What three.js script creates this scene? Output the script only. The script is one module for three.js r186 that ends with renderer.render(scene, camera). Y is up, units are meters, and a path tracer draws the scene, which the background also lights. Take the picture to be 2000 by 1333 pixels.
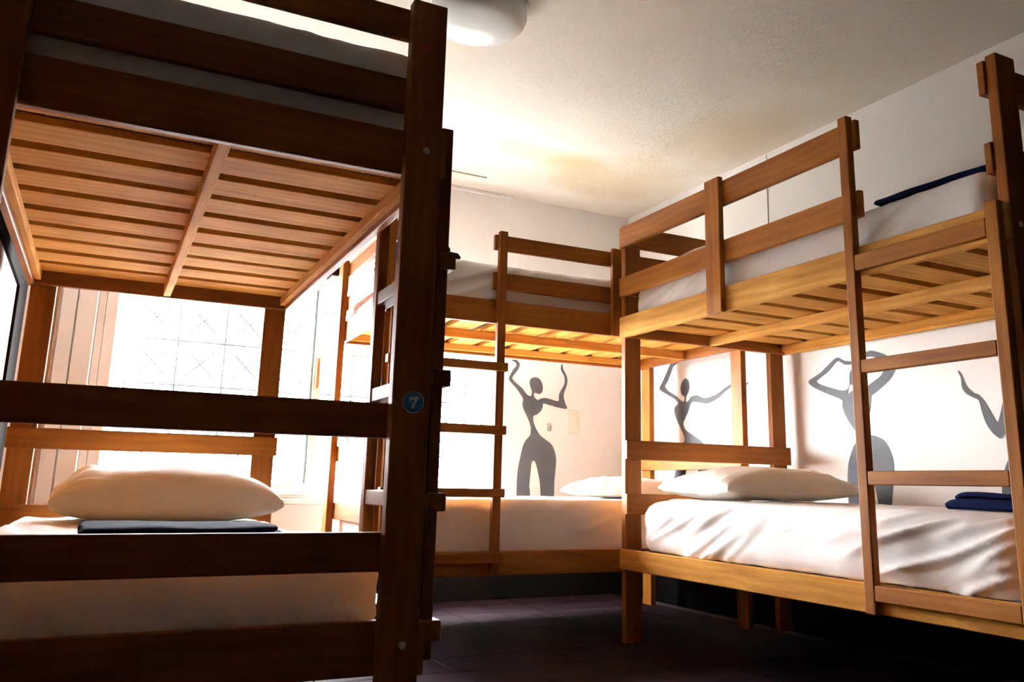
import * as THREE from 'three';
import { RoundedBoxGeometry } from 'three/addons/geometries/RoundedBoxGeometry.js';
import { mergeGeometries, mergeVertices } from 'three/addons/utils/BufferGeometryUtils.js';
import { ImprovedNoise } from 'three/addons/math/ImprovedNoise.js';

// ---------------------------------------------------------------- camera, sky, exposure
const scene = new THREE.Scene();
const camera = new THREE.PerspectiveCamera(43.76, 2000 / 1333, 0.05, 60);
camera.rotation.order = 'YXZ';
camera.position.set(0, 0.6795, 0);
camera.rotation.set(0.2122, -0.4789, 0.0197);
camera.setViewOffset(2000, 1333, -54.1, 78, 2000, 1333);      // the photograph is a crop of a wider frame
camera.updateProjectionMatrix();
scene.add(camera);

const SKY = 26;
scene.background = new THREE.Color().setRGB(0.97 * SKY, 1.0 * SKY, 1.05 * SKY);   // a bright, evenly overcast day outside the window

const renderer = new THREE.WebGLRenderer({ antialias: true });
renderer.toneMapping = THREE.LinearToneMapping;
renderer.toneMappingExposure = 3.5;
renderer.shadowMap.enabled = true;

// ---------------------------------------------------------------- helpers
let seed = 7;
const rnd = () => ((seed = (seed * 1664525 + 1013904223) >>> 0) / 4294967296);
const N = new ImprovedNoise();
const noise = (x, y, z = 0) => N.noise(x + 31.4, y + 17.7, z + 5.3);
const taken = {};
const numbered = (n) => { const k = taken[n] = (taken[n] ?? -1) + 1; return k ? n + '_' + String(k).padStart(3, '0') : n; };
function mesh(name, g, m, parent) {
  const o = new THREE.Mesh(g, m); o.castShadow = o.receiveShadow = true;
  if (parent) { o.name = name; parent.add(o); } else { o.name = numbered(name); scene.add(o); }
  return o;
}
function thing(name, label, category, group) {
  const o = new THREE.Group(); o.name = numbered(name); scene.add(o);
  o.userData = { label, category }; if (group) o.userData.group = group;
  return o;
}
function tag(o, label, category, group) { o.userData = { label, category }; if (group) o.userData.group = group; return o; }
function struct(name, g, m, parent) { const o = mesh(name, g, m, parent); if (!parent) { o.name = name; o.userData.kind = 'structure'; } return o; }

function dataTex(n, f, srgb, rx = 1, ry = 1) {
  const a = new Uint8Array(n * n * 4);
  for (let j = 0; j < n; j++) for (let i = 0; i < n; i++) {
    const c = f(i / n, j / n), k = (j * n + i) * 4;
    a[k] = c[0]; a[k + 1] = c[1]; a[k + 2] = c[2]; a[k + 3] = 255;
  }
  const t = new THREE.DataTexture(a, n, n); t.wrapS = t.wrapT = THREE.RepeatWrapping;
  t.magFilter = THREE.LinearFilter; t.minFilter = THREE.LinearMipmapLinearFilter; t.generateMipmaps = true;
  if (srgb) t.colorSpace = THREE.SRGBColorSpace;
  t.repeat.set(rx, ry); t.needsUpdate = true;
  return t;
}
// tileable noise on the unit square
const tn = (u, v, fx, fy, z = 0) => {
  const w = (a, b) => noise(a * fx, b * fy, z);
  return (w(u, v) * (1 - u) + w(u - 1, v) * u) * (1 - v) + (w(u, v - 1) * (1 - u) + w(u - 1, v - 1) * u) * v;
};
// wood: grain runs along u
const grain = (u, v) => {
  const warp = tn(u, v, 3, 4, 2) * 0.5;
  const band = 0.5 + 0.5 * Math.sin((v * 9 + warp * 2.2) * Math.PI * 2);
  const fine = tn(u, v, 7, 150, 9), pore = tn(u, v, 22, 260, 4), blot = tn(u, v, 4, 5, 14);
  return 0.78 + 0.10 * band + 0.16 * fine - 0.12 * Math.max(0, pore) * 1.6 + 0.22 * blot;
};
const woodMap = dataTex(512, (u, v) => { const g = Math.min(1.15, Math.max(0.3, grain(u, v))) / 1.15; return [255 * Math.pow(g, 0.55), 255 * Math.pow(g, 0.72), 255 * Math.pow(g, 0.9)]; }, true);
const woodBump = dataTex(256, (u, v) => { const g = 200 * grain(u, v); return [g, g, g]; }, false);
const wood = (r, g, b, rough = 0.5) => new THREE.MeshPhysicalMaterial({ color: new THREE.Color().setRGB(r, g, b), map: woodMap, bumpMap: woodBump, bumpScale: 0.0004, roughness: rough, specularIntensity: rough > 0.7 ? 0.12 : 0.4 });
const M = {
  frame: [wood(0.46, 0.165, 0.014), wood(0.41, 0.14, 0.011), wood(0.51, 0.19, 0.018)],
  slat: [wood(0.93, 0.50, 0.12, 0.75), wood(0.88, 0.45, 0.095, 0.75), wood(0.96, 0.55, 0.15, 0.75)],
  honey: [wood(0.58, 0.225, 0.022), wood(0.53, 0.20, 0.018), wood(0.63, 0.255, 0.028)],  // bed C: light falling on its front put into a lighter wood colour
  shaded: [wood(0.32, 0.115, 0.012), wood(0.28, 0.098, 0.009), wood(0.36, 0.13, 0.014)],  // bed A: same wood, darkened so its shade sits in the colour
  panel: wood(0.42, 0.2, 0.05, 0.5),
  dark: wood(0.008, 0.005, 0.004, 0.9),
  trim: wood(0.50, 0.22, 0.05, 0.5),
};
const stucco = dataTex(512, (u, v) => { const h = 128 + 60 * tn(u, v, 60, 60, 1) + 70 * tn(u, v, 110, 110, 3) + 30 * tn(u, v, 20, 20, 8); return [h, h, h]; }, false, 1 / 1.2, 1 / 1.2);
const plaster = dataTex(512, (u, v) => { const h = 128 + 40 * tn(u, v, 40, 40, 1) + 50 * tn(u, v, 130, 130, 3) + 30 * tn(u, v, 9, 9, 8); return [h, h, h]; }, false, 1 / 1.4, 1 / 1.4);
const cloth = dataTex(256, (u, v) => { const h = 128 + 40 * Math.sin(u * 2 * Math.PI * 64) * Math.sin(v * 2 * Math.PI * 64) + 40 * tn(u, v, 90, 90, 3); return [h, h, h]; }, false, 1 / 0.12, 1 / 0.12);
const rgb = (r, g, b) => new THREE.Color().setRGB(r, g, b);
M.wall = new THREE.MeshStandardMaterial({ color: rgb(0.84, 0.81, 0.77), roughness: 0.85, bumpMap: plaster, bumpScale: 0.0016 });
M.ceiling = new THREE.MeshStandardMaterial({ color: rgb(0.77, 0.705, 0.61), roughness: 0.95, bumpMap: stucco, bumpScale: 0.005 });
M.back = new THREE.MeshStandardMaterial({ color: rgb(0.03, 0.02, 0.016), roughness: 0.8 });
M.shadeBand = new THREE.MeshPhysicalMaterial({ color: rgb(0.006, 0.005, 0.0045), roughness: 0.95, specularIntensity: 0.15 });  // shade under the beds, put in as a near-black colour
M.sheet = new THREE.MeshPhysicalMaterial({ color: rgb(0.86, 0.84, 0.82), roughness: 0.9, sheen: 0.2, sheenRoughness: 0.6, bumpMap: cloth, bumpScale: 0.0003 });
M.pillow = new THREE.MeshPhysicalMaterial({ color: rgb(0.86, 0.80, 0.70), roughness: 0.9, sheen: 0.2, sheenRoughness: 0.6, bumpMap: cloth, bumpScale: 0.0003 });
M.ticking = new THREE.MeshStandardMaterial({ color: rgb(0.16, 0.075, 0.04), roughness: 0.95 });
M.navy = new THREE.MeshPhysicalMaterial({ color: rgb(0.004, 0.0085, 0.042), roughness: 0.95, specularIntensity: 0.15, bumpMap: cloth, bumpScale: 0.001 });
M.paint = new THREE.MeshStandardMaterial({ color: rgb(0.06, 0.06, 0.064), roughness: 0.6, bumpMap: plaster, bumpScale: 0.004 });
M.steel = new THREE.MeshStandardMaterial({ color: rgb(0.6, 0.58, 0.5), metalness: 1, roughness: 0.35 });
M.white = new THREE.MeshStandardMaterial({ color: rgb(0.8, 0.8, 0.78), roughness: 0.45 });
M.sash = new THREE.MeshStandardMaterial({ color: rgb(0.78, 0.72, 0.66), roughness: 0.45 });
M.seal = new THREE.MeshStandardMaterial({ color: rgb(0.16, 0.26, 0.25), roughness: 0.5 });
M.glass = new THREE.MeshPhysicalMaterial({ color: 0xffffff, transmission: 1, thickness: 0, roughness: 0.02, ior: 1.5 });
M.red = new THREE.MeshStandardMaterial({ color: rgb(0.5, 0.01, 0.015), roughness: 0.5 });
M.opal = new THREE.MeshPhysicalMaterial({ color: rgb(0.86, 0.88, 0.84), roughness: 0.25, transmission: 0.15, thickness: 0 });
M.cable = new THREE.MeshStandardMaterial({ color: rgb(0.45, 0.3, 0.16), roughness: 0.7 });
M.tan = new THREE.MeshStandardMaterial({ color: rgb(0.84, 0.70, 0.58), roughness: 0.6 });
M.grey = new THREE.MeshStandardMaterial({ color: rgb(0.4, 0.43, 0.45), roughness: 0.5 });
M.bars = new THREE.MeshStandardMaterial({ color: rgb(0.06, 0.07, 0.075), roughness: 0.6 });

// a board: softly rounded box between two corners, grain along its longest side
function board(x0, x1, y0, y1, z0, z1, r = 0.004) {
  const w = Math.abs(x1 - x0), h = Math.abs(y1 - y0), d = Math.abs(z1 - z0);
  const g = new RoundedBoxGeometry(w, h, d, 1, Math.min(r, w * 0.3, h * 0.3, d * 0.3));
  const p = g.attributes.position, uv = g.attributes.uv, ou = rnd() * 3, ov = rnd() * 3;
  const L = w >= h && w >= d ? 0 : h >= d ? 1 : 2;
  for (let i = 0; i < p.count; i++) {
    const q = [p.getX(i), p.getY(i), p.getZ(i)], l = q[L]; q[L] = 0;
    uv.setXY(i, l / 0.9 + ou, (q[0] + q[1] + q[2]) / 0.32 + ov);
  }
  g.translate((x0 + x1) / 2, (y0 + y1) / 2, (z0 + z1) / 2);
  return g;
}
const box = (x0, x1, y0, y1, z0, z1) => {      // plain box with uv in metres
  const w = x1 - x0, h = y1 - y0, d = z1 - z0, g = new THREE.BoxGeometry(w, h, d), n = g.attributes.normal, p = g.attributes.position, uv = g.attributes.uv;
  g.translate((x0 + x1) / 2, (y0 + y1) / 2, (z0 + z1) / 2);
  for (let i = 0; i < p.count; i++) {
    const a = Math.abs(n.getX(i)), b = Math.abs(n.getY(i));
    if (a > 0.5) uv.setXY(i, p.getZ(i), p.getY(i)); else if (b > 0.5) uv.setXY(i, p.getX(i), p.getZ(i)); else uv.setXY(i, p.getX(i), p.getY(i));
  }
  return g;
};

// ---------------------------------------------------------------- the room
const RX = 3.214, LX = -0.40, BZ = -4.852, FZ = 0.6, CH = 2.539, T = 0.22;
const WIN = { x0: -0.04, x1: 2.27, y0: 0.575, y1: 1.83 };

{ // floor: the tiles in view one by one, the rest joined
  const bed = struct('floor', box(LX - T, RX + T, -0.2, -0.012, BZ - T, FZ + T), new THREE.MeshStandardMaterial({ color: rgb(0.1, 0.07, 0.075), roughness: 0.9 }));
  const S = 0.255, x0 = 1.545 - 12 * S, z0 = BZ - 0.02, mats = [[0.020, 0.009, 0.013], [0.017, 0.008, 0.011], [0.023, 0.010, 0.015]].map(([r, g, b]) => new THREE.MeshPhysicalMaterial({ color: rgb(r, g, b), roughness: 0.6, specularIntensity: 0.1, bumpMap: plaster, bumpScale: 0.0015 }));
  const tg = new RoundedBoxGeometry(S - 0.004, 0.014, S - 0.004, 1, 0.002), rest = [];
  for (let i = 0; i < 20; i++) for (let j = 0; j < 27; j++) {
    const x = x0 + (i + 0.5) * S, z = z0 + (j + 0.5) * S;
    if (x + S / 2 > RX + 0.1 || z + S / 2 > FZ + 0.1 || x < LX) continue;
    if (x > 0.9 && z < -1.2) {
      const t = mesh('floor_tile', tg, mats[Math.floor(rnd() * 3)], bed);
      t.position.set(x, -0.007 + rnd() * 0.0012, z); t.rotation.set((rnd() - 0.5) * 0.004, 0, (rnd() - 0.5) * 0.004);
    } else rest.push(tg.clone().translate(x, -0.007, z));
  }
  const r = mesh('floor_tiles_joined', mergeGeometries(rest), mats[0], bed); r.userData.kind = 'stuff';
}
{ // ceiling with damp stains near the far corner
  const stain = (x, z, cx, cz, rx, rz, s) => { const q = Math.hypot((x - cx) / rx, (z - cz) / rz) + 0.35 * noise(x * 4, z * 4, s); return Math.max(0, 1 - q * q); };
  const n = 512, w = RX - LX + 2 * T, d = FZ - BZ + 2 * T;
  const map = dataTex(n, (u, v) => {
    const x = LX - T + u * w, z = BZ - T + v * d;
    const k = 0.07 * stain(x, z, 2.7, -4.2, 0.5, 0.45, 1) + 0.03 * stain(x, z, 2.35, -4.25, 0.25, 0.3, 2) + 0.06 * stain(x, z, 2.9, -3.3, 0.4, 0.7, 3) + 0.05 * stain(x, z, 2.0, -4.1, 0.5, 0.16, 4) + 0.02 * noise(x * 2, z * 2, 5);
    const q = Math.max(0, k); return [255 * (1 - q * 0.9), 255 * (1 - q * 1.5), 255 * (1 - q * 2.6)];
  }, true);
  map.repeat.set(1 / w, 1 / d); map.offset.set(-(LX - T) / w, -(BZ - T) / d);
  const m = M.ceiling.clone(); m.map = map;
  struct('ceiling', box(LX - T, RX + T, CH, CH + 0.2, BZ - T, FZ + T), m);
}
{
  const s = new THREE.Shape([[LX - T, -0.2], [RX + T, -0.2], [RX + T, CH], [LX - T, CH]].map((p) => new THREE.Vector2(...p)));
  s.holes.push(new THREE.Path([[WIN.x0, WIN.y0], [WIN.x0, WIN.y1], [WIN.x1, WIN.y1], [WIN.x1, WIN.y0]].map((p) => new THREE.Vector2(...p))));
  struct('wall_back', new THREE.ExtrudeGeometry(s, { depth: T, bevelEnabled: false }).translate(0, 0, BZ - T), M.wall);
  struct('wall_right', box(RX, RX + T, -0.2, CH, BZ, FZ + T), M.wall);
  struct('wall_left', box(LX - T, LX, -0.2, CH, BZ, FZ + T), M.wall);
  struct('wall_front', box(LX, RX, -0.2, CH, FZ, FZ + T), M.back);  // unseen wall, set close and dark to dim the near side
  // unseen dark blocks added behind the camera to keep light off the near bed
  struct('light_block_top', box(LX, RX, 2.2, CH - 0.001, -1.0, FZ), M.back);
  struct('light_block_right', box(RX - 0.06, RX - 0.001, 0, 2.2, -1.34, FZ), M.back);
  struct('ground', box(-12, 16, -0.7, -0.5, -30, BZ - T - 0.4), new THREE.MeshStandardMaterial({ color: rgb(0.27, 0.265, 0.255), roughness: 0.9 }));
  struct('shade_band_back', board(LX, RX - 0.02, -0.02, 0.36, BZ + 0.0005, BZ + 0.014, 0.003), M.shadeBand);  // added dark strip: under-bed shade painted along the foot of the wall
  struct('shade_band_right', board(RX - 0.014, RX - 0.0005, -0.02, 0.36, BZ + 0.02, -1.345, 0.003), M.shadeBand);  // same painted shade along the right wall
}
// painted dancers on the walls (outlines in millimetres: along the wall, height)
const outline = (str) => { const a = str.split(' ').map((v) => v / 1000), pts = []; for (let i = 0; i < a.length; i += 2) pts.push(new THREE.Vector2(a[i], a[i + 1])); return new THREE.Shape(new THREE.CatmullRomCurve3(pts.map((p) => new THREE.Vector3(p.x, p.y, 0)), true, 'catmullrom', 0.4).getPoints(pts.length * 3).map((p) => new THREE.Vector2(p.x, p.y))); };
const FIG = [
  '2322 1449 2361 1452 2384 1428 2373 1392 2342 1352 2335 1330 2365 1304 2408 1273 2434 1243 2455 1230 2470 1231 2476 1253 2472 1271 2462 1294 2458 1323 2471 1344 2499 1353 2532 1341 2550 1312 2554 1281 2547 1257 2532 1246 2515 1247 2498 1254 2489 1240 2497 1221 2518 1207 2540 1217 2574 1224 2622 1216 2671 1209 2674 1249 2687 1279 2708 1312 2716 1346 2710 1378 2690 1408 2685 1434 2694 1456 2702 1422 2726 1385 2736 1347 2728 1307 2715 1275 2709 1241 2720 1201 2736 1170 2728 1162 2679 1166 2621 1176 2560 1187 2556 1164 2542 1136 2514 1113 2490 1104 2490 1071 2507 1030 2539 986 2579 959 2622 932 2645 896 2659 845 2657 781 2649 699 2641 570 2562 570 2546 681 2532 745 2516 800 2502 822 2488 817 2481 791 2476 728 2471 672 2476 570 2392 570 2383 686 2388 766 2404 847 2420 912 2439 948 2470 983 2473 1028 2459 1069 2438 1109 2420 1139 2409 1172 2414 1204 2398 1231 2365 1270 2327 1305 2310 1326 2317 1350 2338 1389 2361 1416 2353 1437',
  '4249 1468 4265 1448 4304 1436 4342 1418 4370 1377 4403 1332 4431 1304 4388 1268 4312 1233 4258 1197 4233 1196 4227 1220 4257 1240 4267 1277 4250 1316 4216 1335 4186 1316 4177 1275 4191 1245 4209 1225 4218 1194 4198 1190 4162 1219 4102 1221 4031 1198 3932 1211 3835 1247 3751 1270 3698 1255 3652 1256 3654 1246 3705 1237 3763 1248 3832 1229 3922 1184 4015 1164 4087 1177 4148 1186 4173 1169 4194 1131 4226 1090 4247 1060 4227 1022 4154 986 4070 944 4009 886 3983 827 3994 769 4016 690 4114 689 4107 785 4129 844 4167 872 4197 845 4219 793 4240 733 4257 688 4359 687 4342 740 4320 801 4287 877 4250 930 4234 964 4253 1006 4290 1055 4325 1111 4335 1159 4295 1188 4336 1219 4415 1254 4489 1293 4455 1336 4413 1387 4379 1432 4352 1458 4304 1462',
  '2891 1289 2922 1290 2958 1298 2989 1315 3014 1313 3062 1285 3112 1254 3163 1234 3197 1215 3166 1186 3109 1159 3053 1136 2984 1107 2983 1077 2971 1041 2950 1005 2919 962 2899 935 2906 910 2930 880 2951 840 2968 792 2976 724 2976 670 2972 580 2914 580 2896 671 2871 731 2846 768 2827 731 2812 673 2793 580 2740 580 2719 681 2705 758 2707 822 2727 874 2754 908 2792 926 2842 935 2859 949 2856 966 2838 999 2820 1038 2812 1079 2804 1112 2786 1123 2734 1152 2689 1183 2658 1226 2675 1265 2706 1293 2746 1311 2787 1324 2822 1323 2857 1319 2878 1332 2894 1359 2897 1384 2915 1384 2913 1354 2901 1324 2872 1303 2833 1298 2790 1296 2748 1281 2719 1254 2723 1227 2747 1199 2789 1178 2835 1155 2871 1144 2905 1155 2924 1143 2944 1134 2939 1158 2928 1177 2895 1168 2872 1187 2865 1221 2876 1248 2896 1258 2916 1248 2928 1221 2930 1186 2942 1159 2968 1152 3005 1158 3060 1176 3107 1191 3143 1212 3114 1229 3059 1256 3009 1294 2987 1297 2955 1277 2919 1273 2887 1276',
  '2346 1181 2334 1174 2322 1146 2310 1114 2281 1083 2260 1074 2237 1047 2215 1006 2190 957 2174 985 2153 1048 2130 1058 2127 1082 2140 1106 2143 1146 2126 1178 2102 1178 2088 1148 2094 1108 2105 1084 2104 1060 2080 1058 2059 1046 2054 1012 2073 968 2095 930 2101 902 2084 867 2068 822 2068 767 2080 707 2091 580 2129 580 2127 706 2133 734 2145 706 2154 580 2201 580 2191 723 2170 785 2140 841 2120 891 2119 931 2134 960 2150 926 2167 903 2183 892 2215 918 2240 960 2254 1014 2261 1049 2283 1063 2314 1081 2332 1109 2334 1151',
];
FIG.forEach((f, i) => {
  const g = new THREE.ExtrudeGeometry(outline(f), { depth: 0.002, bevelEnabled: false });
  if (i) g.rotateY(Math.PI / 2).translate(RX - 0.0018, 0, 0); else g.translate(0, 0, BZ - 0.0002);
  const o = mesh('painted_figure', g, M.paint, scene.getObjectByName(i ? 'wall_right' : 'wall_back'));
  o.userData.label = ['dark grey painted dancer with both arms bent upwards beside the window', 'dark grey painted dancer with one arm raised and one stretched out', 'grey painted dancer with both arms folded over the head', 'grey painted dancer with one arm bent in a sharp V, behind the ladder'][i];
});

{ // window: a closed left sash, a mullion, an open bright right half, a security grille outside
  const w = new THREE.Group(); w.name = 'window_1'; w.userData.kind = 'structure'; scene.add(w);
  const z0 = BZ - 0.12, z1 = BZ - 0.05, { x0, x1, y0, y1 } = WIN;
  const fr = (n, a, b, c, d, e = z0, f = z1, m = M.sash) => mesh(n, board(a, b, c, d, e, f, 0.006), m, w);
  fr('frame_left', x0, 0.0, y0, y1); fr('frame_right', x1 - 0.04, x1, y0, y1); fr('frame_top', x0, x1, y1 - 0.04, y1); fr('frame_bottom', x0, x1, y0, y0 + 0.02);
  fr('sash_stile', 0.0, 0.055, y0 + 0.02, y1 - 0.04, z0 + 0.02, z1 + 0.012); fr('sash_stile', 1.092, 1.135, y0 + 0.02, y1 - 0.04, z0 + 0.02, z1 + 0.012);
  fr('sash_rail', 0.055, 1.092, y0 + 0.02, 0.656, z0 + 0.02, z1 + 0.012); fr('sash_rail', 0.055, 1.092, 1.765, y1 - 0.04, z0 + 0.02, z1 + 0.012);
  fr('glazing_seal', 1.078, 1.0915, 0.657, 1.764, z0 + 0.03, z1 - 0.004, M.seal);
  const hd = mesh('window_handle', board(1.102, 1.122, 1.19, 1.36, z1 + 0.012, z1 + 0.04, 0.006), M.trim, w);
  mesh('window_pane', box(0.056, 1.078, 0.657, 1.764, z0 + 0.03, z0 + 0.034), M.glass, w);
  mesh('window_pane', box(1.136, x1 - 0.041, y0 + 0.021, y1 - 0.041, z0 + 0.05, z0 + 0.054), M.glass, w);
  fr('sill', x0 - 0.03, x1 + 0.03, y0 - 0.03, y0 - 0.001, BZ - 0.05, BZ + 0.05, M.wall);
  const bar = (a, b, c, d, r = 0.007) => { const A = new THREE.Vector3(a, b, BZ - T - 0.06), B = new THREE.Vector3(c, d, BZ - T - 0.06), v = B.clone().sub(A); return new THREE.CylinderGeometry(r, r, v.length(), 6).applyQuaternion(new THREE.Quaternion().setFromUnitVectors(new THREE.Vector3(0, 1, 0), v.normalize())).translate((a + c) / 2, (b + d) / 2, BZ - T - 0.06); };
  const gr = new THREE.Group(); gr.name = 'window_grille'; w.add(gr);
  for (let i = 0; i <= 9; i++) mesh('bar', bar(x0 + 0.19 + i * 0.25 - 0.02, y0 - 0.05, x0 + 0.19 + i * 0.25 - 0.02, y1 + 0.05), M.bars, gr);
  for (let j = 0; j <= 5; j++) mesh('bar', bar(x0 - 0.05, 0.68 + j * 0.25, x1 + 0.05, 0.68 + j * 0.25), M.bars, gr);
  const cr = []; for (let i = 0; i < 9; i++) for (let j = 0; j < 5; j++) { const cx = x0 + 0.295 + i * 0.25, cy = 0.805 + j * 0.25, s = 0.07; cr.push(bar(cx - s, cy - s, cx + s, cy + s, 0.005), bar(cx - s, cy + s, cx + s, cy - s, 0.005)); }
  const c = mesh('cross_bars', mergeGeometries(cr), M.bars, gr); c.userData.kind = 'stuff';
  // casing left of the window: plaster bands and a thin wood strip
  struct('trim_1', board(-0.245, -0.219, 0.37, CH - 0.03, BZ + 0.0005, BZ + 0.03, 0.003), M.trim);
  struct('trim_2', board(-0.205, -0.135, 0.37, CH - 0.03, BZ + 0.0005, BZ + 0.016, 0.004), M.wall);
  struct('trim_3', board(-0.13, -0.042, 0.37, CH - 0.03, BZ + 0.0005, BZ + 0.026, 0.006), M.wall);
}

// ---------------------------------------------------------------- bunk beds
const BEDS = {
  A: { name: 'A', x: 0.6785, z: -1.805, th: Math.PI / 2 - 0.0118, s: -1, L: 1.9341, W: 0.98, gT: 1.82, gB: 1.74, mT: 1.636, mB: 1.55, fT: 1.501, fB: 1.39, aT: 0.849, aB: 0.772, bT: 0.571, bB: 0.489, cT: 0.39, cB: 0.28, r: [1.208, 1.169, 0.932, 0.893, 0.656, 0.616, 0.388, 0.346], lad: 1.523, lo: 0.514, pk: 1.115, over: true, slatY: 1.44 },
  B: { name: 'B', x: 1.0611, z: -3.474, th: -0.0281, s: -1, L: 1.95, W: 0.98, gT: 1.81, gB: 1.737, mT: 1.63, mB: 1.551, fT: 1.499, fB: 1.39, aT: 0.849, aB: 0.772, bT: 0.571, bB: 0.489, cT: 0.393, cB: 0.292, r: [1.208, 1.169, 0.928, 0.889, 0.656, 0.619, 0.388, 0.346], lad: 1.523, lo: 0.514, pk: 1.115, over: true, slatY: 1.44 },
  C: { name: 'C', x: 2.1676, z: -1.3869, th: Math.PI / 2 - 0.0048, s: 1, L: 1.9783, W: 1.0061, gT: 1.911, gB: 1.806, mT: 1.659, mB: 1.566, fT: 1.466, fB: 1.364, aT: 0.885, aB: 0.797, bT: 0.644, bB: 0.553, cT: 0.401, cB: 0.313, r: [1.433, 1.379, 1.087, 1.045, 0.739, 0.696, 0.40, 0.353], lad: 1.476, lo: 0.522, pk: 1.195, over: false, slatY: 1.41 },
};
// a point of a bed: u along it from the ladder end, v across it from the ladder side
function at(b, u, v, y) {
  const c = Math.cos(b.th), s = Math.sin(b.th), z = b.s * v;
  return new THREE.Vector3(b.x + u * c + z * s, y, b.z - u * s + z * c);
}
function put(o, b, u, v, y, turn = 0) { o.position.copy(at(b, u, v, y)); o.rotation.y = b.th + turn; return o; }
const boltGeo = new THREE.SphereGeometry(0.009, 12, 6, 0, Math.PI * 2, 0, Math.PI / 2).scale(1, 0.45, 1);

function bunk(b, label) {
  const t = thing('bunk_bed', label, 'bunk bed'), { L, W, s } = b;
  put(t, b, L / 2, W / 2, 0);
  const P = (u0, u1, v0, v1, y0, y1, r) => board(u0 - L / 2, u1 - L / 2, y0, y1, s * (v0 - W / 2), s * (v1 - W / 2), r);
  const fm = () => ({ A: M.shaded, B: M.frame, C: M.honey })[b.name][Math.floor(rnd() * 3)], sm = () => M.slat[Math.floor(rnd() * 3)];  // one wood in three tones: light and shade put into the colour
  const part = (n, g, m = b.name === 'C' && (n === 'post' || n === 'end_rail') ? M.frame[Math.floor(rnd() * 3)] : fm()) => mesh(n, g, m, t);  // C's posts and end rails darker: shade of their faces painted in
  const pt = 0.034, e = 0.024, top = b.gT + 0.012, posts = [];
  for (const [u0, u1] of [[0, pt], [L - pt, L]]) for (const [v0, v1] of [[0.0125, 0.1], [W - 0.1, W - 0.0125]]) posts.push(part('post', P(u0, u1, v0, v1, 0, v0 > W / 2 && u0 > 0.1 ? top - 0.0 : top)));
  // ends
  for (const [u0, u1] of [[pt, pt + e], [L - pt - e, L - pt]])
    for (const [y0, y1] of [[b.gB, b.gT], [b.mB, b.mT], [b.fB, b.fT], [b.aB, b.aT], [b.bB, b.bT], [b.cB, b.cT]]) part('end_rail', P(u0, u1, 0.006, W - 0.006, y0, y1));
  // sides: bed frame rails with a ledger for the slats
  for (const [y0, y1, ys] of [[b.fB, b.fT, b.slatY], [b.cB, b.cT, b.cB + 0.05]]) for (const back of [0, 1]) {
    const v = back ? [W - 0.0225, W] : [0, 0.0225], l = back ? [W - 0.045, W - 0.023] : [0.023, 0.045];
    part('side_rail', P(0.001, L - 0.001, v[0], v[1], y0, y1), b.name === 'C' ? sm() : M.frame[Math.floor(rnd() * 3)]);  // C's side rails take the pale wood: light painted into their colour
    part('ledger', P(pt + e + 0.004, L - pt - e - 0.004, l[0], l[1], ys - 0.034, ys - 0.0005, 0.002), sm());
  }
  // slats and centre beam
  for (const ys of [b.slatY, b.cB + 0.05]) {
    const n = 10, first = pt + e + 0.02, pitch = (L - 2 * first + 0.045) / n;
    for (let i = 0; i < n; i++) { const u = first + i * pitch + (rnd() - 0.5) * 0.01; part('slat', P(u, u + pitch - 0.05, 0.025, W - 0.025, ys, ys + 0.02, 0.002), sm()); }
    part('centre_beam', P(pt + e + 0.002, L - pt - e - 0.002, W / 2 - 0.014, W / 2 + 0.014, ys - 0.046, ys - 0.0005, 0.003), sm());
  }
  // guard: two rails from the tall ladder rail to the head post, and a short upright
  for (const [y0, y1] of [[b.gB, b.gT], [b.mB, b.mT]]) part('guard_rail', P(b.lo - 0.016, L, 0, 0.0225, y0, y1));
  part('guard_upright', P(b.pk, b.pk + 0.092, -0.025, -0.0005, b.fB - 0.005, b.gT + 0.014));
  // ladder
  const l0 = b.over ? [0.02, 0.058] : [0.015, 0.055], l1 = [b.lo, b.lo + 0.039];
  part('ladder_rail', P(l0[0], l0[1], -0.024, 0.006, b.r[7] - 0.04, b.lad));
  part('ladder_rail', P(l1[0], l1[1], -0.024, 0.006, b.r[7] - 0.04, b.gT + 0.014));
  for (let i = 0; i < 4; i++) part('rung', b.over ? P(0.01, b.lo + 0.05, -0.04, 0.0035, b.r[2 * i + 1], b.r[2 * i]) : P(l0[1], l1[0], -0.0235, 0.006, b.r[2 * i + 1], b.r[2 * i]));
  // bolts on the end posts, inside the frame rails
  for (const p of posts) for (const y of [b.fT - 0.056, b.cT - 0.047]) {
    p.geometry.computeBoundingBox(); const c = p.geometry.boundingBox.getCenter(new THREE.Vector3()), near = c.x < 0;
    const k = mesh('bolt', boltGeo, M.steel, p); k.rotation.z = near ? Math.PI / 2 : -Math.PI / 2; k.position.set(near ? -L / 2 - 0.0 : L / 2, y, c.z + (c.z * s < 0 ? 1 : -1) * s * -0.006);
  }
  for (const v of [0.062, W - 0.062]) { const k = part('bolt', boltGeo, M.steel); k.scale.setScalar(1.15); k.rotation.z = Math.PI / 2; k.position.set(L / 2 - pt - e, (b.fT + b.fB) / 2 + 0.012, s * (v - W / 2)); }
  t.userData.posts = undefined; delete t.userData.posts;
  return { t, posts };
}
const bunkA = bunk(BEDS.A, 'wooden bunk bed in the left foreground, its colour darkened by painted shade, with a round number 7 on its post');
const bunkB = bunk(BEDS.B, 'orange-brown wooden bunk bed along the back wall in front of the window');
const bunkC = bunk(BEDS.C, 'honey-brown wooden bunk bed along the right wall with its ladder facing the room');

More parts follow.
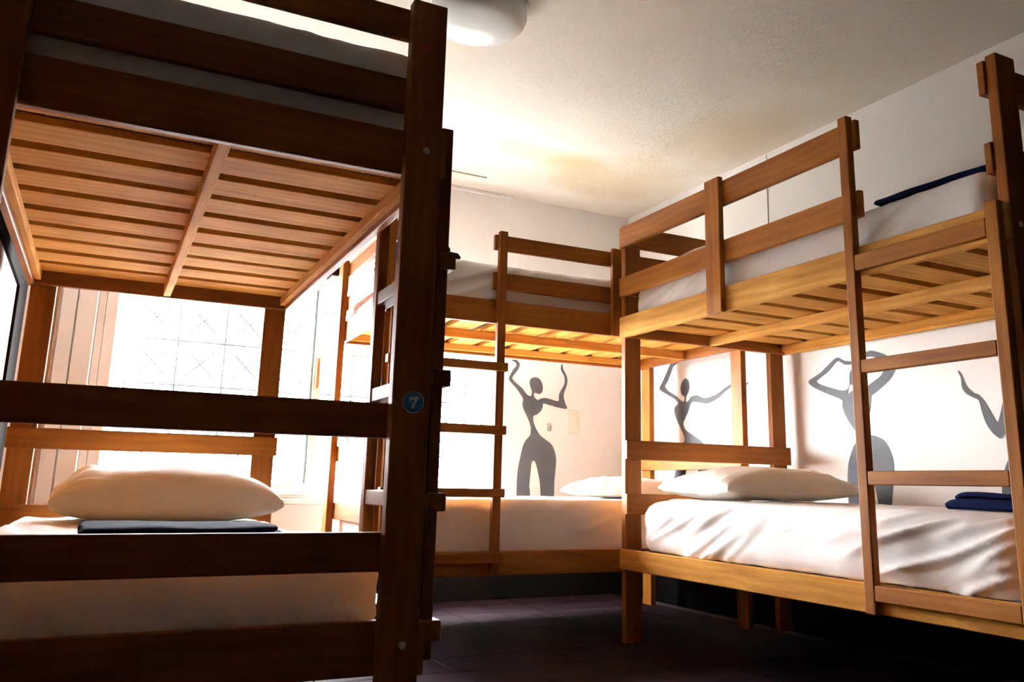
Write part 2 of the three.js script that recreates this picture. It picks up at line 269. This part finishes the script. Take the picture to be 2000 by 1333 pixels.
{ // round number plate and small red dots on the end posts
  const cv = document.createElement('canvas'); cv.width = cv.height = 256; const x = cv.getContext('2d');
  x.fillStyle = '#d8cdb8'; x.fillRect(0, 0, 256, 256);
  x.fillStyle = '#2f76a6'; x.beginPath(); x.arc(128, 128, 118, 0, 7); x.fill();
  x.fillStyle = '#ffffff';                                            // a slab-serif seven
  x.beginPath(); [[74, 62], [80, 62], [84, 72], [190, 62], [196, 70], [186, 96], [160, 132], [148, 165], [144, 206], [98, 206], [108, 160], [134, 118], [148, 104], [112, 104], [96, 108], [92, 122], [76, 122]].forEach((p, i) => i ? x.lineTo(...p) : x.moveTo(...p)); x.closePath(); x.fill();
  const map = new THREE.CanvasTexture(cv); map.colorSpace = THREE.SRGBColorSpace;
  const g = new THREE.CylinderGeometry(0.0245, 0.0245, 0.0012, 48, 1), p = g.attributes.position, uv = g.attributes.uv;
  for (let i = 0; i < p.count; i++) uv.setXY(i, 0.5 + p.getX(i) / 0.05, 0.5 - p.getZ(i) / 0.05);
  g.rotateX(Math.PI / 2);                                              // faces +z
  const b = BEDS.A, post = bunkA.posts[0];
  const o = mesh('number_sticker', g, new THREE.MeshStandardMaterial({ map, roughness: 0.45 }), post); o.userData.label = 'round blue sticker with a cream number 7';
  o.rotation.y = -Math.PI / 2; o.position.set(-b.L / 2 - 0.0007, 0.852, -(0.052 - b.W / 2));
  for (const [bb, kk] of [[b, bunkA], [BEDS.C, bunkC]]) {
    const rg = new THREE.CylinderGeometry(0.0075, 0.0075, 0.001, 20).rotateZ(Math.PI / 2);
    const d = mesh('red_sticker', rg, M.red, kk.posts[0]); d.userData.label = 'small round red sticker';
    d.position.set(-bb.L / 2 - 0.0006, bb.gT - 0.112, bb.s * (0.06 - bb.W / 2));
  }
}

// ---------------------------------------------------------------- bedding
// a mattress in a fitted sheet: rounded box with folds; l along the bed, w across, h high; fold(p, n) gives the height of the folds
function sheetGeo(l, w, h, r, amp, z, dir) {
  let g = new THREE.BoxGeometry(l, h, w, 120, 16, 64); g.deleteAttribute('uv'); g.deleteAttribute('normal'); g = mergeVertices(g, 1e-4);
  const p = g.attributes.position, v = new THREE.Vector3(), c = new THREE.Vector3(), n = new THREE.Vector3();
  const ridge = (x) => { const a = 1 - Math.abs(x) * 2.2; return a > 0 ? a * a : 0; };
  for (let i = 0; i < p.count; i++) {
    v.fromBufferAttribute(p, i);
    c.set(THREE.MathUtils.clamp(v.x, -l / 2 + r, l / 2 - r), THREE.MathUtils.clamp(v.y, -h / 2 + r * 0.6, h / 2 - r), THREE.MathUtils.clamp(v.z, -w / 2 + r, w / 2 - r));
    n.subVectors(v, c); if (n.lengthSq() < 1e-12) n.set(0, Math.sign(v.y), 0); const len = n.length(); n.normalize();
    const rr = v.y < 0 && Math.abs(n.y) > 0.9 ? len : Math.min(len, r);
    v.copy(c).addScaledVector(n, rr);
    const side = Math.max(Math.abs(n.x), Math.abs(n.z)), s = Math.abs(n.z) > Math.abs(n.x) ? v.x * Math.sign(n.z) : -v.z * Math.sign(n.x), t = v.y / h + 0.5;
    // slanting folds on the sides, gentle unevenness on top
    const ca = Math.cos(dir), sa = Math.sin(dir), y = v.y + 0.06 * noise(s * 1.7, 2, z + 50), al = s * ca + y * sa, ac = -s * sa + y * ca;
    const f1 = ridge(noise(ac * 17, al * 1.6, z + 3)) * Math.min(1, Math.max(0, noise(s * 1.5, t * 0.8, z + 8) * 1.6 + 0.55)), f2 = ridge(noise(s * 16 + t * 5, t * 0.8, z + 20)) * Math.pow(1 - t, 2);
    let dd = amp * side * (f1 * 0.9 + f2 * 0.22 - 0.25);
    const up = Math.max(0, n.y);
    dd += up * (0.006 * noise(v.x * 2.4, v.z * 2.4, z) + amp * 0.45 * ridge(noise(v.x * 2 + v.z * 6, v.z * 2 - v.x, z + 30)) * Math.min(1, noise(v.x, v.z, z + 2) + 0.6));
    dd += side * 0.006 * noise(s * 4, t * 2, z + 40);
    v.addScaledVector(n, dd); p.setXYZ(i, v.x, v.y, v.z);
  }
  g.translate(0, h / 2, 0); g.computeVertexNormals();
  const uv = new Float32Array(p.count * 2); for (let i = 0; i < p.count; i++) { uv[2 * i] = p.getX(i) + p.getY(i) * 0.7; uv[2 * i + 1] = p.getZ(i) + p.getY(i) * 0.7; }
  g.setAttribute('uv', new THREE.BufferAttribute(uv, 2));
  return g;
}
const tops = new Map();
// the highest point of a bunk's sheet under a footprint of half sizes a, c
function topOf(b, u, v, upper, a, c) {
  const [t, sh] = tops.get(b.name + upper), p = sh.geometry.attributes.position, q = t.worldToLocal(at(b, u, v, 0)); let m = -1;
  for (let i = 0; i < p.count; i++) if (Math.abs(p.getX(i) - q.x) < a && Math.abs(p.getZ(i) - q.z) < c) m = Math.max(m, p.getY(i));
  return t.position.y + m + 0.001;
}
function mattress(b, y, h, label, z, { v0 = 0.035, v1 = b.W - 0.035, u0 = 0.075, u1 = b.L - 0.075, amp = 0.013, r = 0.055, dir = 0.5, hem = 0.075 } = {}) {
  const t = thing('mattress', label, 'mattress'), l = u1 - u0, w = v1 - v0;
  put(t, b, (u0 + u1) / 2, (v0 + v1) / 2, y); t.updateMatrixWorld();
  t.userData.top = null; const sh = mesh('fitted_sheet', sheetGeo(l, w, h - 0.012, r, amp, z, dir).translate(0, 0.012, 0), M.sheet, t);
  mesh('underside', board(-l / 2 + 0.04, l / 2 - 0.04, 0.002, 0.02, -w / 2 + 0.03, w / 2 - 0.03, 0.006), M.ticking, t);
  tops.set(b.name + (y > 1), [t, sh]); delete t.userData.top;
  // the sheet's gathered edge, tucked under all round
  const pos = [], idx = [], n = 220, per = 2 * (l + w);
  for (let i = 0; i <= n; i++) {
    const d = (i / n) * per, q = d < l ? [d - l / 2, -w / 2, 0, 1] : d < l + w ? [l / 2, d - l - w / 2, -1, 0] : d < 2 * l + w ? [l / 2 - (d - l - w), w / 2, 0, -1] : [-l / 2, w / 2 - (d - 2 * l - w), 1, 0];
    const k = hem + 0.03 * noise(d * 2.4, z) + 0.02 * noise(d * 9, z + 3), iy = 0.0015 - 0.0 * k;
    pos.push(q[0] + q[2] * 0.02, 0.012, q[1] + q[3] * 0.02, q[0] + q[2] * k, iy, q[1] + q[3] * k, q[0] + q[2] * (k + 0.004), iy + 0.004, q[1] + q[3] * (k + 0.004));
    if (i) { const a = 3 * i - 3, e = 3 * i; idx.push(a, e, a + 1, a + 1, e, e + 1, a + 1, e + 1, a + 2, a + 2, e + 1, e + 2); }
  }
  const g = new THREE.BufferGeometry(); g.setAttribute('position', new THREE.Float32BufferAttribute(pos, 3)); g.setIndex(idx); g.computeVertexNormals();
  g.setAttribute('uv', new THREE.Float32BufferAttribute(pos.filter((_, i) => i % 3 !== 1), 2));
  const m = M.sheet.clone(); m.side = THREE.DoubleSide; mesh('tucked_hem', g, m, t);
  return t;
}
// a pillow: a (half length, x) by c (half width, z), h high, lying on y = 0
function pillowGeo(a, c, h, z, open = 1) {
  const open0 = Math.abs(open);
  const nu = 96, nv = 72, pos = [], idx = [], uv = [];
  const S = (k) => { for (let j = 0; j <= nv; j++) for (let i = 0; i <= nu; i++) {
    const u = (i / nu) * 2 - 1, v = (j / nv) * 2 - 1, uu = Math.sin(u * Math.PI / 2), vv = Math.sin(v * Math.PI / 2);
    const edge = (1 - uu * uu) * (1 - vv * vv), th = Math.pow(edge, 0.29) * (1 - 0.10 * uu * uu);
    const px = a * uu * (1 - 0.07 * Math.pow(1 - vv * vv, 0.8) * 0.6), pz = c * vv * (1 - 0.10 * (1 - uu * uu) * 0.6);
    // creases running in from the two short ends
    const m = Math.pow(Math.abs(uu), 3) * (uu * open > 0 ? 1.6 : 0.8), cre = m * th * 0.16 * noise(pz * 26 + noise(px * 8, pz * 8, z) * 1.5, px * 3, z) + 0.06 * th * noise(px * 7, pz * 7, z + 4) + 0.05 * th * noise(px * 16 + pz * 10, pz * 12, z + 9) * Math.abs(uu);
    const y = k > 0 ? 0.30 * h + 0.70 * h * (th + cre) : 0.30 * h * (1 - Math.min(1, th * 1.25)) ;
    const peak = k > 0 ? 0.14 * h * open0 * Math.exp(-Math.pow((uu * open - 0.74) / 0.13, 2) - Math.pow((vv + 0.1) / 0.5, 2)) : 0;
    pos.push(px + m * 0.012 * noise(pz * 20, 3, z), y + peak * 1, pz); uv.push(px, pz);
  } };
  S(1); S(-1); const o = (nu + 1) * (nv + 1);
  for (let j = 0; j < nv; j++) for (let i = 0; i < nu; i++) { const q = j * (nu + 1) + i, w = q + nu + 1; idx.push(q, w, q + 1, q + 1, w, w + 1, o + q, o + q + 1, o + w, o + q + 1, o + w + 1, o + w); }
  let g = new THREE.BufferGeometry(); g.setAttribute('position', new THREE.Float32BufferAttribute(pos, 3)); g.setAttribute('uv', new THREE.Float32BufferAttribute(uv, 2)); g.setIndex(idx);
  g = mergeVertices(g, 1e-4); g.computeVertexNormals(); return g;
}
// a blanket folded in three: a snaking layer drawn out along z, softened and uneven
function blanketGeo(w, d, layers, th, z) {
  const path = [], R = th * 0.62;
  for (let k = 0; k < layers; k++) {
    const y = th / 2 + k * R * 2, dir = k % 2 ? -1 : 1, sh = k * 0.02;
    for (let i = 0; i <= 16; i++) path.push([dir * (-w / 2 + sh + (i / 16) * (w - 2 * sh)), y]);
    if (k < layers - 1) for (let i = 1; i < 6; i++) { const a = -Math.PI / 2 + (i / 6) * Math.PI; path.push([dir * (w / 2 - sh + Math.cos(a) * R), y + R + Math.sin(a) * R]); }
  }
  const L = [], Rr = [], nrm = path.map((p, i) => { const a = path[Math.max(0, i - 1)], b = path[Math.min(path.length - 1, i + 1)], l = Math.hypot(b[0] - a[0], b[1] - a[1]); return [-(b[1] - a[1]) / l, (b[0] - a[0]) / l]; });
  const nz = 36, pos = [], idx = [], h = th / 2, ring = [];
  path.forEach((p, i) => ring.push([p[0] + nrm[i][0] * h, p[1] + nrm[i][1] * h]));
  { const e = path[path.length - 1], n = nrm[path.length - 1]; for (let i = 1; i < 5; i++) { const a = (i / 5) * Math.PI; ring.push([e[0] + Math.cos(a) * n[0] * h + Math.sin(a) * n[1] * h, e[1] + Math.cos(a) * n[1] * h - Math.sin(a) * n[0] * h]); } }
  for (let i = path.length - 1; i >= 0; i--) ring.push([path[i][0] - nrm[i][0] * h, path[i][1] - nrm[i][1] * h]);
  { const e = path[0], n = nrm[0]; for (let i = 1; i < 5; i++) { const a = Math.PI + (i / 5) * Math.PI; ring.push([e[0] + Math.cos(a) * n[0] * h + Math.sin(a) * n[1] * h, e[1] + Math.cos(a) * n[1] * h - Math.sin(a) * n[0] * h]); } }
  const m = ring.length, uv = [];
  for (let j = 0; j <= nz; j++) for (const [x, y] of ring) {
    const q = (j / nz) * 2 - 1, zz = q * d / 2, e = Math.pow(Math.abs(q), 12), lift = 1 + 0.25 * noise(x * 5, zz * 5, z);
    pos.push(x * (1 - 0.03 * e) + 0.012 * noise(y * 60, zz * 7, z + 2), y * lift * (1 - 0.25 * e), zz + 0.012 * noise(x * 8, y * 80, z + 5)); uv.push(x + y, zz);
  }
  for (let j = 0; j < nz; j++) for (let i = 0; i < m; i++) { const a = j * m + i, b = j * m + (i + 1) % m; idx.push(a, b, a + m, b, b + m, a + m); }
  // close both ends
  const half = Math.floor(m / 2);
  for (const j of [0, nz]) for (let i = 0; i < half - 1; i++) { const a = j * m + i, b = j * m + i + 1, c = j * m + m - 6 - i, e = c - 1; if (m - 7 - i > i + 1) idx.push(a, c, b, b, c, e); }
  const g = new THREE.BufferGeometry(); g.setAttribute('position', new THREE.Float32BufferAttribute(pos, 3)); g.setAttribute('uv', new THREE.Float32BufferAttribute(uv, 2)); g.setIndex(idx); g.computeVertexNormals();
  return g;
}
M.navy.side = THREE.DoubleSide;

const { A, B, C } = BEDS;
mattress(A, A.slatY + 0.0205, 0.275, 'white sheeted mattress on the upper bunk of the dark foreground bed', 1, { hem: 0.1 });
mattress(A, A.cB + 0.0705, 0.174, 'white sheeted mattress on the lower bunk of the dark foreground bed', 2.5, { amp: 0.036, v0: 0.056, v1: A.W - 0.056, u0: 0.108, dir: -0.75 });
mattress(B, B.slatY + 0.0205, 0.225, 'white sheeted mattress on the upper bunk along the back wall', 4);
mattress(B, B.cB + 0.0705, 0.25, 'white sheeted mattress on the lower bunk along the back wall', 5.5, { amp: 0.006 });
mattress(C, C.slatY + 0.0205, 0.175, 'white sheeted mattress on the upper bunk along the right wall', 7, { hem: 0.27 });
mattress(C, C.cB + 0.0705, 0.235, 'white sheeted mattress with slanting folds on the lower bunk along the right wall', 8.5, { amp: 0.022, r: 0.09, dir: 0.42, v0: 0.05, v1: C.W - 0.05 });

function pillow(b, u, v, y, turn, a, c, h, z, label, open) { const o = mesh('pillow', pillowGeo(a, c, h, z, open), M.pillow); tag(o, label, 'pillow'); put(o, b, u, v, topOf(b, u, v, y > 1, c * 0.8, a * 0.8), turn); return o; }
pillow(A, 1.53, 0.43, 0.528, Math.PI / 2, 0.362, 0.22, 0.185, 1, 'plump cream pillow on the lower bunk of the foreground bed, in front of the window', 1);
pillow(C, 1.58, 0.48, 0.612, Math.PI / 2, 0.38, 0.24, 0.145, 2, 'cream pillow with bunched open end on the lower bunk along the right wall', -1);
pillow(B, 1.52, 0.50, 0.610, 0.5, 0.32, 0.22, 0.11, 3, 'white pillow on the lower bunk along the back wall, beside the painted dancer', -1);
pillow(C, 1.60, 0.45, 1.600, Math.PI / 2, 0.36, 0.22, 0.15, 4, 'white pillow just showing behind the rail of the upper right bunk', 1);

function blanket(b, u, v, y, turn, w, d, n, th, z, label) { const o = mesh('folded_blanket', blanketGeo(w, d, n, th, z), M.navy); tag(o, label, 'blanket'); put(o, b, u, v, topOf(b, u, v, y > 1, turn > 1 ? d / 2 : w / 2, turn > 1 ? w / 2 : d / 2), turn); return o; }
blanket(A, 0.52, 0.455, 0.532, Math.PI / 2, 0.43, 0.30, 2, 0.011, 1, 'folded navy blanket on the lower foreground bunk, below the plump pillow');
blanket(C, 0.34, 0.62, 0.616, Math.PI / 2, 0.50, 0.42, 3, 0.015, 2, 'folded bright navy blanket on the lower right bunk, behind the ladder');
blanket(C, 0.30, 0.24, 1.602, 0.06, 0.41, 0.34, 1, 0.02, 3, 'thin dark folded blanket on the upper right bunk, beside the ladder');
blanket(B, 0.215, 0.32, 1.682, 0.0, 0.28, 0.40, 3, 0.022, 4, 'dark folded blanket end on the upper bunk along the back wall');
blanket(A, 0.40, 0.42, 1.732, Math.PI / 2, 0.45, 0.30, 2, 0.017, 5, 'dark blanket just showing over the top of the upper foreground mattress');

// ---------------------------------------------------------------- fittings
{ // flush ceiling lamp, switched off
  const t = thing('ceiling_lamp', 'round white opal lamp on the ceiling above the foreground bed post', 'lamp'); t.position.set(1.173, CH, -2.83);
  const pr = [[0.0001, -0.096], [0.07, -0.094], [0.13, -0.088], [0.165, -0.078], [0.184, -0.062], [0.19, -0.045], [0.19, -0.02], [0.186, -0.016]].map((p) => new THREE.Vector2(p[0], p[1] * 1.22));
  const o = M.opal.clone(); o.side = THREE.DoubleSide;
  mesh('lamp_shade', new THREE.LatheGeometry(pr, 64), o, t);
  mesh('lamp_base', new THREE.CylinderGeometry(0.198, 0.194, 0.018, 64).translate(0, -0.0095, 0), M.white, t);
}
tag(mesh('cable_duct', board(LX + 0.01, 2.30, 2.515, 2.538, BZ + 0.001, BZ + 0.022, 0.004), M.white), 'white cable duct along the top of the back wall', 'cable duct');
{
  const c = new THREE.CatmullRomCurve3([[0.9, -4.58], [1.3, -4.6], [1.75, -4.597], [1.92, -4.602], [2.0, -4.6]].map(([x, z], i) => new THREE.Vector3(x, CH - 0.004, z)));
  tag(mesh('ceiling_cable', new THREE.TubeGeometry(c, 40, 0.0035, 8), M.cable), 'thin brown cable running across the ceiling near the back wall', 'cable');
  const k = new THREE.CatmullRomCurve3([[CH - 0.01], [2.3], [2.0], [1.7]].map(([y], i) => new THREE.Vector3(RX - 0.003, y, -3.435 - 0.003 * i)));
  const wc = new THREE.MeshStandardMaterial({ color: rgb(0.55, 0.5, 0.45), roughness: 0.7 });
  tag(mesh('wall_cable', new THREE.TubeGeometry(k, 20, 0.0025, 8), wc), 'thin pale cable hanging down the right wall above the upper bunk', 'cable');
}
{
  const t = thing('wall_hook', 'small grey hook on the back wall beside the painted dancer waist', 'hook'); t.position.set(2.604, 1.038, BZ);
  mesh('hook_plate', new RoundedBoxGeometry(0.028, 0.05, 0.008, 2, 0.003).translate(0, 0, 0.0045), M.grey, t);
  mesh('hook_arm', new THREE.TubeGeometry(new THREE.CatmullRomCurve3([[0, 0, 0.008], [0, -0.012, 0.024], [0, -0.002, 0.034], [0, 0.012, 0.034]].map((p) => new THREE.Vector3(...p))), 16, 0.004, 8), M.grey, t);
  const s = thing('light_switch', 'pale tan switch plate on the back wall right of the painted dancer', 'switch'); s.position.set(2.782, 1.08, BZ);
  mesh('switch_plate', new RoundedBoxGeometry(0.07, 0.15, 0.01, 2, 0.004).translate(0, 0, 0.0055), M.tan, s);
  mesh('rocker', new RoundedBoxGeometry(0.03, 0.055, 0.008, 2, 0.003).translate(0, 0.02, 0.012), M.tan, s);
}
{ // varnished wooden panel in a dark frame on the left wall, seen past the foreground bed
  const t = thing('wooden_panel', 'glossy orange wooden panel with a dark frame on the left wall, beyond the foreground bed', 'panel'), x = -0.352, z0 = -4.6, z1 = -1.2;
  t.position.set(LX + 0.001, 0, -2.8);
  const P = (a, b, c, d, e, f) => board(a - LX - 0.001, b - LX - 0.001, c, d, e + 2.8, f + 2.8, 0.003);
  mesh('panel_board', P(LX + 0.001, x, 0.1, 1.475, z0 + 0.4, z1), M.panel, t);
  mesh('frame_top', P(LX + 0.001, x + 0.012, 1.475, 1.65, z0, z1), M.dark, t);
  mesh('frame_stile', P(LX + 0.001, x + 0.012, 0.0, 1.475, z0, z0 + 0.4), M.dark, t);
  mesh('frame_rail', P(LX + 0.001, x + 0.012, 0.0, 0.1, z0 + 0.4, z1), M.dark, t);
}
tag(mesh('paper_scrap', new THREE.BoxGeometry(0.05, 0.001, 0.09, 4, 1, 4).rotateY(0.5).translate(1.6, 0.002, -4.19), M.white), 'small white scrap of paper on the dark floor under the back bunk', 'paper');

renderer.render(scene, camera);
